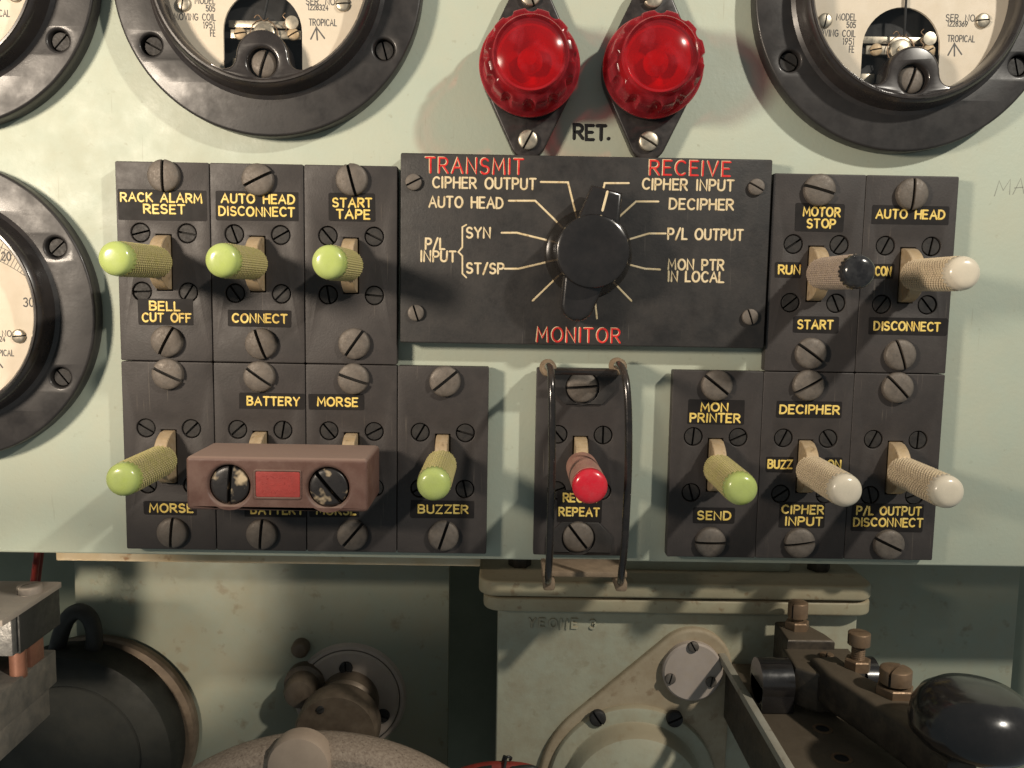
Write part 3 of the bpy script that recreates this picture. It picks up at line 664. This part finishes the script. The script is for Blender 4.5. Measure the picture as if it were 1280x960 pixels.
# ================================================================== BROWN COVER BLOCK
h1, h2 = 12.5, 38.0                                     # from the panel face
a, b = P(233, 637.5, PY-h2), P(460, 574, PY-h2)
t = thing('cover_block', ((a.x+b.x)/2, PY-h1, (a.z+b.z)/2), 'dusty brown moulded block with a red label, clamped over the BATTERY and MORSE levers', 'cover')
hx, hz, dp = (b.x-a.x)/2, (b.z-a.z)/2, h2-h1
s1, s2 = -hx*.53, hx*.56
m = MB(); m.shape(rrect(-hx, -hz, hx, hz, 1.4, 5), [circ(s1, -.6, 6.55, 32), circ(s2, -.9, 6.55, 32)], 0, dp, 1.3, seg=4)
m.mi = 1; m.box(-hx+2, hx-2, -dp+5, -dp+6, -hz+2, hz-2)
obj('body', m, t, mats=['coverbrown', 'groove'])
screw(t, s1, -.6, dp-5, 86, 6.1, 4.6, 'chip', 'cover_screw', dome=.12, slot=1.35)
screw(t, s2, -.9, dp-5, -50, 6.1, 4.6, 'chip', 'cover_screw', dome=.12, slot=1.35)
a2, b2 = P(320, 621, PY-h2), P(375, 590, PY-h2); o = t.location/S
m = MB(); lx0, lz0, lx1, lz1 = a2.x-o.x, a2.z-o.z, b2.x-o.x, b2.z-o.z
m.shape(rrect(lx0, lz0, lx1, lz1, .5, 3), [], dp-.4, dp+.22, .15)
for k in range(3):
    z = lz1-1.8-k*2.2; x = lx0+2
    while x < lx1-2.2:
        ww = random.uniform(.4, 1.1); m.ribbon([(x, z+random.uniform(-.5, .5)), (x+ww*.4, z+random.uniform(-.7, .7)), (x+ww, z+random.uniform(-.5, .5))], .32, dp+.2, .08); x += ww+.45
obj('label_plate', m, t, mats='redlabel')
m = MB(); m.shape(rrect(lx0-.7, lz0-.7, lx1+.5, lz1+.6, .8, 3), [rrect(lx0-.05, lz0-.05, lx1+.05, lz1+.05, .5, 3)], dp-.3, dp+.35, .15); obj('label_frame', m, t, mats='coverbrown')

# ================================================================== WIRE GUARD
o = P(727, 575, PY-6); t = thing('switch_guard', (o.x, PY-6, o.z), 'black wire guard with two bowed bars and dusty shelf before the red knob', 'guard')
def gp(u, v, h): q = P(u, v, PY-6-h); return (q.x-o.x, -h, q.z-o.z)
def smooth(pts, k=6):
    pts = [Vector(p) for p in pts]; out = []
    for i in range(len(pts)-1):
        p0, p1, p2, p3 = pts[max(i-1, 0)], pts[i], pts[i+1], pts[min(i+2, len(pts)-1)]
        for j in range(k):
            s = j/k; out.append(.5*((2*p1)+(p2-p0)*s+(2*p0-5*p1+4*p2-p3)*s*s+(3*p1-p0-3*p2+p3)*s**3))
    return out+[pts[-1]]
for pts in ([(684, 462, 1), (684.5, 459, 9), (686, 458, 16), (688.5, 464, 22), (689.5, 480, 26), (690, 520, 28), (690, 580, 29), (688.5, 640, 29), (687, 690, 28), (685.5, 715, 25), (685, 726, 20), (685, 728, 13), (683, 717, 7)],
            [(769, 461, 1), (771, 457, 9), (774, 456, 16), (779, 464, 22), (783, 480, 26), (785.5, 520, 28), (785.5, 580, 29), (783, 640, 29), (780, 690, 28), (777, 714, 25), (776, 726, 20), (775, 728, 13), (770, 717, 7)]):
    m = MB(); m.tube(smooth([gp(*p) for p in pts]), 1.2, 12); obj('bar', m, t, mats='wire_black')
    for (u, v, h) in (pts[1],):
        q = gp(u, v, 0); m = MB(); m.lathe([(0, 0), (2.9, 0), (2.9, 5), (2.3, 6), (2.3, 9), (1.4, 9.6), (0, 9.6)], q[0], q[2], n=20); obj('collar', m, t, mats='dusty')
m = MB(); m.tube([gp(684, 464.5, 9), gp(771, 465.5, 9)], 1.1, 10); obj('cross_rod', m, t, mats='wire_black')
q0, q1 = gp(676, 700, 1), gp(777, 707, 1)
for x, nm in ((q0[0]+2.2, 'foot'), (q1[0]-2.2, 'foot')):
    m = MB(); m.box(x-2, x+2, -18, -1, q0[2]-5.4, q0[2]-1.6, .9); obj(nm, m, t, mats='dusty')
m = MB(); m.box(q0[0], q1[0], -15, -.6, q0[2]-1.4, q0[2]+.6, .4); obj('shelf', m, t, mats='dusty')
for zz, sg in ((gp(727, 690, 0)[2], 1), (gp(727, 466, 0)[2], -1)):
    m = MB(); w1 = 11.5; oo = [(-w1, zz), (w1, zz), (w1, zz+sg*6), (w1-5, zz+sg*11), (-w1+5, zz+sg*11), (-w1, zz+sg*6)]
    xx = gp(723, 672, 0)[0] if sg > 0 else gp(728, 484, 0)[0]
    zc_ = gp(723, 672, 0)[2] if sg > 0 else gp(728, 484, 0)[2]
    m.shape(oo if sg > 0 else oo[::-1], [circ(xx, zc_, 5.9, 24)], .03, 1.0, .2); obj('end_plate', m, t, mats='rplate')

# ================================================================== BELOW THE PANEL
# rear walls and ledge
m = MB(); a = P(640, 690, 150); m.box(-420, 420, 150, 153, -420, 60); wl = obj('rear_wall', m, None, mats='deep'); tag(wl, 'dark green rear wall deep under the panel', 'wall', kind='structure')
a, b = P(92, 700, 78), P(562, 700, 78)
m = MB(); m.box(a.x, b.x, 78, 82, -330, -70, .5); o1 = obj('mounting_plate', m, None, mats='wallpaint'); tag(o1, 'pale green blistered steel plate behind the shaft coupling', 'plate')
a = P(1078, 700, 64); b = P(1277, 700, 64)
m = MB(); m.box(a.x-12, b.x, 64, 68, -330, -60, .5); o1 = obj('side_plate', m, None, mats='wallpaint'); tag(o1, 'green steel plate at the right behind the morse key', 'plate')
a, b = P(70, 695, 22), P(600, 712, 22)
m = MB(); m.box(a.x, b.x, 22, 60, b.z+1.2, a.z+12, .3); o1 = obj('ledge', m, None, mats='sawn'); tag(o1, 'narrow cream ledge with rough sawn edge just under the panel', 'ledge')
# paint blister on the plate
p = P(138, 732, 76); m = MB()
for k in range(60):
    r = 9.5*math.sqrt(random.random()); aa = random.uniform(0, 6.28); s = random.uniform(.5, 1.6)
    m.lathe([(s, -1.8), (s*.8, -1.8+s*.22), (s*.4, -1.8+s*.36), (0, -1.8+s*.4)], r*math.cos(aa), r*math.sin(aa), 0, 10)
bl = obj('paint_blister', m, o1, mats='wallpaint'); bl.parent = bpy.data.objects['mounting_plate']; bl.location = Vector((p.x, 76.3, p.z))*S

# ---- cast gearbox
g = thing('gearbox', (P(840, 940, 24).x, 24, P(840, 960, 24).z-30), 'cream green cast housing with flanged lid, round cover and stamped letters', 'gearbox')
go = g.location/S
def gl(u, v, y=24): q = P(u, v, y); return q.x-go.x, q.z-go.z
x0, z0 = gl(622, 768); x1, _ = gl(1072, 768)
m = MB(); m.shape(rrect(x0, -60, x1, z0+3, 2.2, 5), [], -110, 0, .8); obj('body', m, g, mats='cast')
def lid(nm, ul, ur, vt, vb, yf):
    a, b = P(ul, vt, yf), P(ur, vt, yf); zt = (a.z+b.z)/2; zb2 = zt-(vb-vt)*.2955
    o = rrect(a.x-go.x, -(yf-24), b.x-go.x, 110, 7, 8)       # plan outline (x, depth)
    m = MB(); M4 = Matrix(((1, 0, 0, 0), (0, 0, 1, 0), (0, -1, 0, 0), (0, 0, 0, 1)))
    b = bmesh.new(); sub = MB(); sub.shape([(x, y) for x, y in rrect(a.x-go.x, yf-24, b_x(ur, vt, yf)-go.x, 110, 7, 8)], [], zb2-go.z, zt-go.z, 1.1, seg=3)
    for v in sub.bm.verts: v.co = Vector((v.co.x, v.co.z, -v.co.y))
    m.merge(sub.bm); b.free()
    return obj(nm, m, g, mats='lid'), zt-go.z
def b_x(u, v, y): return P(u, v, y).x
lo, zt = lid('lid', 598, 1097, 730, 750, 16)
lid('lid_flange', 604, 1095, 750.5, 769, 17.5)
m = MB(); a, b = gl(700, 715, 30), gl(992, 715, 30); m.box(a[0], b[0], 8, 70, zt-1, zt+5.5, 2.4, 4); obj('lid_pad', m, lo, mats='cast')
for u in (650, 1030): 
    q = gl(u, 716, 30); m = MB(); m.shape(circ(q[0], 0, 6, 7), [], 0, 1, 0)
    m = MB(); m.shape([(x, y) for x, y in circ(q[0], 12, 4.6, 6)], [], zt-.1, zt+4, .5)
    for v in m.bm.verts: v.co = Vector((v.co.x, v.co.z, -v.co.y))
    obj('lid_bolt', m, g, mats='iron')
bx, bz = gl(788, 975); sx, sz = gl(862, 832)
m = MB(); m.shape(hull(circ(bx, bz, 36.5, 80)+circ(sx+.5, sz+.5, 15.5, 40)), [], -2, 3.2, 1.5, seg=4); obj('raised_boss', m, g, mats='boss')
m = MB(); m.lathe([(0, 3), (33.0, 3), (33.0, 4.4), (32.4, 5.4), (31.4, 5.8), (27.4, 6.0), (26.8, 6.8), (26.3, 12.0), (25.0, 14.6), (21, 16.6), (13, 18.0), (0, 18.6)], bx, bz, n=96); cv = obj('round_cover', m, g, mats='cast')
for u, v, a in ((747, 897, -55), (843, 898, 25)):
    q = gl(u, v, 18); screw(cv, q[0], q[1], 5.4, a, 3.2, 2.4, 'darkscrew', 'cover_screw', dome=.3, slot=.8)
m = MB(); m.lathe([(0, 3), (11.6, 3), (11.6, 5.6), (10.9, 6.3), (0, 6.4)], sx, sz, n=64); cv = obj('end_disc', m, g, mats='grey_metal')
for u, v, a in ((867, 809, -60), (838, 849, 75), (889, 853, 80)):
    q = gl(u, v, 17); screw(cv, q[0], q[1], 6.2, a, 2.1, 1.4, 'screw', 'disc_screw', dome=.3, slot=.55)
m = MB(); a, b = gl(660, 779), gl(745, 779); lettering(m, 'YEOIIE 3', a[0], b[0], (a[1]+b[1])/2, 4.4, 1.0, -.1, .75, .06, .5); obj('stamped_lettering', m, g, mats='cast')

# ---- shaft coupling on the mounting plate
q = P(437, 873, 76); t = thing('shaft_coupling', (q.x, 78, q.z), 'dark shaft with collar projecting from a round pale screwed flange', 'coupling')
m = MB(); m.lathe([(0, 0), (22.5, 0), (22.5, 2.2), (21.6, 3.0), (0, 3.0)], n=64); m.lathe([(23, 0), (25.5, 0), (24.5, 1.8), (23, 2)], n=64); obj('flange', m, t, mats='grey_metal')
for aa, r in ((95, 15), (-25, 17), (205, 17)): screw(t, r*math.cos(math.radians(aa)), r*math.sin(math.radians(aa)), 3, aa, 3.0, 1.6, 'darkscrew', 'screw', dome=.2, slot=.7)
m = MB(); m.lathe([(13.5, 3), (13.5, 12), (12, 14), (10.5, 15), (10.5, 18), (12.5, 19), (12.5, 21), (11, 22), (11, 24)], n=48); obj('shaft', m, t, mats='shaft')
m = MB(); m.lathe([(11, 21), (16.5, 22), (17.5, 24), (17.5, 33), (16.5, 35), (10, 35.5), (0, 35.5)], n=56); cl = obj('collar', m, t, mats='shaft')
screw(t, -6, 11.5, 35.5, 30, 1.6, .6, 'darkscrew', 'set_screw', dome=.2)
# knurled bolt beside the flange
q = P(378, 860, 70); t = thing('round_bolt', (q.x, 78, q.z), 'dusty round headed bolt left of the shaft flange', 'bolt')
m = MB(); m.lathe([(9, 0), (9, 5), (7.2, 6), (7.2, 13), (6, 15), (3, 16), (0, 16.2)], n=32); obj('head', m, t, mats='shaft')
m = MB(); m.lathe([(4, 0), (4, 4), (3, 5.5), (0, 6)], -2, 16, n=20); obj('side_pin', m, t, mats='shaft')

# ---- dusty cast wheel in front
q = P(392, 937, -8); q.z -= 87.8; t = thing('handwheel', (q.x, 10, q.z), 'dusty speckled rim of a large cast wheel at the bottom edge', 'wheel')
m = MB(); m.lathe([(0, 0), (84, 0), (86.5, 2), (87.8, 6), (87.8, 12), (86.5, 15.5), (84, 17.5), (70, 18), (66, 14), (0, 13)], n=160); obj('rim', m, t, mats='wheel')
q2 = P(372, 957, -10); m = MB(); m.lathe([(0, 12), (11, 12), (11.4, 18), (10.6, 19.6), (8, 20.3), (0, 20.5)], q2.x-q.x, q2.z-q.z-1, n=48); obj('pad', m, t, mats='pad')

# ---- red cable at the bottom edge
t = thing('cable_bundle', P(615, 975, 5), 'red sleeved cable with a dark wire tie at the bottom edge', 'cable'); o = t.location/S
m = MB(); pts = smooth([P(u, v, 5)-o for u, v in ((540, 985), (572, 970), (605, 961), (640, 960), (668, 966), (700, 985))]); m.tube(pts, 2.4, 14); obj('sleeve', m, t, mats='redwire')
m = MB(); m.tube(smooth([P(u, v, 0)-o for u, v in ((560, 990), (590, 968), (615, 962))]), 1.6, 10); m.tube(smooth([P(u, v, 2)-o for u, v in ((640, 964), (668, 963), (690, 985))]), 1.7, 10); obj('inner_wire', m, t, mats='rubber')
m = MB(); cc = P(630, 957, 5)-o; m.tube([cc+Vector((.6*math.sin(i), -3.2*math.cos(i*.785), 3.4*math.sin(i*.785))) for i in range(9)], .55, 8); m.tube(smooth([cc+Vector(v) for v in ((0, -1, 3.2), (1.4, -2, 4.6), (2.6, -1, 3.6), (2.2, 0, 2.2))]), .5, 8); obj('wire_tie', m, t, mats='rubber')

# ---- terminal block at left
zt = P(40, 740, 5).z
q = P(77, 727, 20)
t = thing('terminal_block', (q.x-22, 0, q.z-45), 'grey topped terminal block with copper post at the lower left edge', 'terminal block'); o = t.location/S
xr_ = q.x-o.x; ztop = q.z-o.z
m = MB(); m.box(xr_-60, xr_, -19, 20, ztop-2.2, ztop, .3); obj('top_plate', m, t, mats='dustplate')
m = MB(); m.box(xr_-60, xr_-.6, -8, 19.5, ztop-16.5, ztop-2.3, .5); obj('block', m, t, mats='rubber')
m = MB(); m.box(xr_-60, xr_-1.4, -11.5, -8.2, ztop-16, ztop-2.4, .6); obj('foil_wrap', m, t, mats='foil')
q = P(37, 736, 8); mm = Matrix.Rotation(math.radians(-90), 3, 'X')
s_ = obj('screw', screw_mesh(4.2, 3.2, 'dustplate', .1, .9), t, (q.x-o.x, 8, ztop)); s_.rotation_euler = (math.radians(-90), 0, math.radians(50))
m = MB(); q = P(22, 824, -4)
for v in [0]: m.tube([(xr_-3.4, -5, ztop-16), (xr_-3.4, -5, ztop-26)], 2.8, 20); m.box(xr_-9, xr_-1.6, 0, 9, ztop-26, ztop-16, .4)
obj('post', m, t, mats='copperred')
m = MB(); m.box(xr_-60, xr_-1, -22, 16, ztop-38, ztop-25, .6); obj('lower_block', m, t, mats='greyblock')
m = MB(); m.box(xr_-60, xr_-3, -20, 14, ztop-50, ztop-38.4, .5); obj('lower_block', m, t, mats='greyblock')
# cable loop
t = thing('cable_loop', P(98, 800, 40), 'thick black cable bent into an arch beside the terminal block', 'cable'); o = t.location/S
m = MB(); m.tube(smooth([P(u, v, y)-o for u, v, y in ((60, 880, 68), (66, 840, 67), (74, 800, 66), (84, 774, 65), (99, 764, 65), (113, 774, 65), (118, 798, 66), (112, 824, 66), (98, 850, 67), (78, 882, 68))]), 3.5, 16); obj('sheath', m, t, mats='rubber')
# motor drum
q = P(85, 945, 56); t = thing('motor_drum', (q.x, 76, q.z), 'large dark round motor housing below the cable arch', 'motor')
m = MB(); m.lathe([(0, 0), (44, 0), (45, 2), (45, 17), (44, 19.5), (41, 20.5), (32, 20.8), (31, 19.5), (0, 19.5)], n=96); obj('housing', m, t, mats='drum')
m = MB(); m.lathe([(30, 0), (44.5, 0), (44.5, 3), (43.5, 4.4), (38, 5.0), (37, 4), (30, 4)], 5, 2.0, n=80); obj('collar', m, t, mats='shaft')
# red lead in the opening
t = thing('red_lead', P(44, 712, 40), 'red insulated wire in the dark opening at the upper left of the recess', 'wire'); o = t.location/S
m = MB(); m.tube(smooth([P(u, v, 40)-o for u, v in ((49, 670), (47, 690), (44, 712), (41, 735), (36, 760))]), 1.3, 12); obj('insulation', m, t, mats='redwire')
m = MB(); m.tube(smooth([P(u, v, 44)-o for u, v in ((53, 670), (51, 695), (48, 720), (44, 760))]), 1.1, 12); obj('insulation', m, t, mats='redwire')

# ---- morse key
zb2 = -160
t = thing('morse_key', (112, -20, zb2), 'old morse key with bronze screws, iron arm and glossy black knob at the lower right', 'morse key'); o = t.location/S
m = MB(); m.box(-27.6, -24.9, -70, 44, 19.6, 22.4, .3); m.box(-27.6, -26.2, 41, 44, 2, 19.6, .2); obj('side_rail', m, t, mats='rail')
m = MB(); m.box(-24.5, 26, -70, 42, -4, 18, .8); bs = obj('base', m, t, mats='iron')
for u, v in ((1028, 911), (1052, 948)):
    q = P(u, v, -40); yy = D*0
    r = C2W @ Vector(((u-640)/F, -(v-480)/F, -1)); tt = (zb2+18.1)/r.z; px, py = r.x*tt, r.y*tt-D
    sub = MB(); sub.lathe([(2.2, .02), (3.2, .02), (3.2, .25), (2.2, .25)], n=24); sub.mi = 1; sub.lathe([(0, .04), (2.2, .04)], n=24)
    for v_ in sub.bm.verts: v_.co = Vector((v_.co.x+px-o.x, v_.co.z+py-o.y, -v_.co.y+18))
    obj('threaded_hole', sub, bs, mats=['copper', 'black'])
def prismz(m, poly, z0, z1, bev=1.2):
    sub = MB(); sub.shape(poly, [], z0, z1, bev, seg=3)
    for v in sub.bm.verts: v.co = Vector((v.co.x, v.co.z, -v.co.y))
    m.merge(sub.bm); return m
# plan outlines use (x, y away) in key space
m = MB(); prismz(m, [(-9, 18), (-8, 36), (2, 37), (7, 24), (8, 18)], 22, 37.5)
prismz(m, [(-11, 3), (-10, 20), (14, 20), (13, 3), (6, -2), (-5, -2)], 20, 34); obj('bridge', m, t, mats='iron')
m = MB(); prismz(m, [(-5, 6), (5, 8), (8, -8), (17, -22), (17, -40), (18, -58), (9, -60), (6, -42), (1, -24), (-4, -8)], 24, 36.5, 1.8); arm = obj('arm', m, t, mats='iron')
def cyl(m, x, y, z0, z1, r, n=28, bev=.4):
    sub = MB(); sub.lathe([(0, 0), (r, 0), (r, z1-z0-bev), (r-bev, z1-z0), (0, z1-z0)], n=n)
    for v in sub.bm.verts: v.co = Vector((v.co.x+x, v.co.z+y, -v.co.y+z0))
    m.merge(sub.bm); return m
def zscrew(x, y, z, r, hh, ang, nut, nm, stem=0):
    s_ = obj(nm, screw_mesh(r, hh, 'copper', .05, r*.17), t, (x, y, z+stem)); s_.rotation_euler = (math.radians(-90), 0, math.radians(ang))
    mm_ = MB(); cyl(mm_, 0, 0, -stem-nut, -stem, r*1.22, 6, .4)
    if stem:
        for k in range(int(stem/.7)): cyl(mm_, 0, 0, -stem+k*.7, -stem+k*.7+.6, r*.62, 20, .25)
    mm2 = mm_.mesh('nut', 'copper'); nu = bpy.data.objects.new('nut', mm2); C.objects.link(nu); nu.parent = t; nu.location = Vector((x, y, z+stem))*S
zscrew(-2, 29, 40.5, 3.6, 6, 40, 3, 'terminal_screw', 1.5)
zscrew(8, -2, 39.5, 3.6, 4.5, 0, 3.5, 'adjusting_screw', 5)
zscrew(12, -21, 39.2, 4.8, 5, 45, 3, 'contact_screw', 1.0)
sq = obj('bridge_screw', screw_mesh(2.4, 1.2, 'copper', .2, .6), t, (3, 12, 34)); sq.rotation_euler = (math.radians(-90), 0, 1.1)
for xa, xb, r, yy in ((-22.5, -11.5, 7.6, 8), (14.2, 19, 7.6, 10)):
    m = MB(); m.tube([(xa, yy, 27), (xb, yy, 27)], r, 36); m.box(xa, xb, yy-r+.5, yy+r-.5, 18.2, 27, .3); obj('pivot_block', m, t, mats='knobblack')
kq = P(1216, 905, -72)
m = MB(); sub = MB()
pr = [(0, -6.5), (9, -6.5), (14, -5.2), (16.2, -2.8), (16.6, 0), (16, 4), (14, 7.5), (10.5, 10), (6, 11.3), (0, 11.8)]
sub.lathe(pr, n=72)
for v_ in sub.bm.verts: v_.co = Vector((v_.co.x, v_.co.z, -v_.co.y))
m.merge(sub.bm); kb_ = obj('key_knob', m, t, (kq.x-o.x, -72-o.y, kq.z-o.z), mats='knobblack')
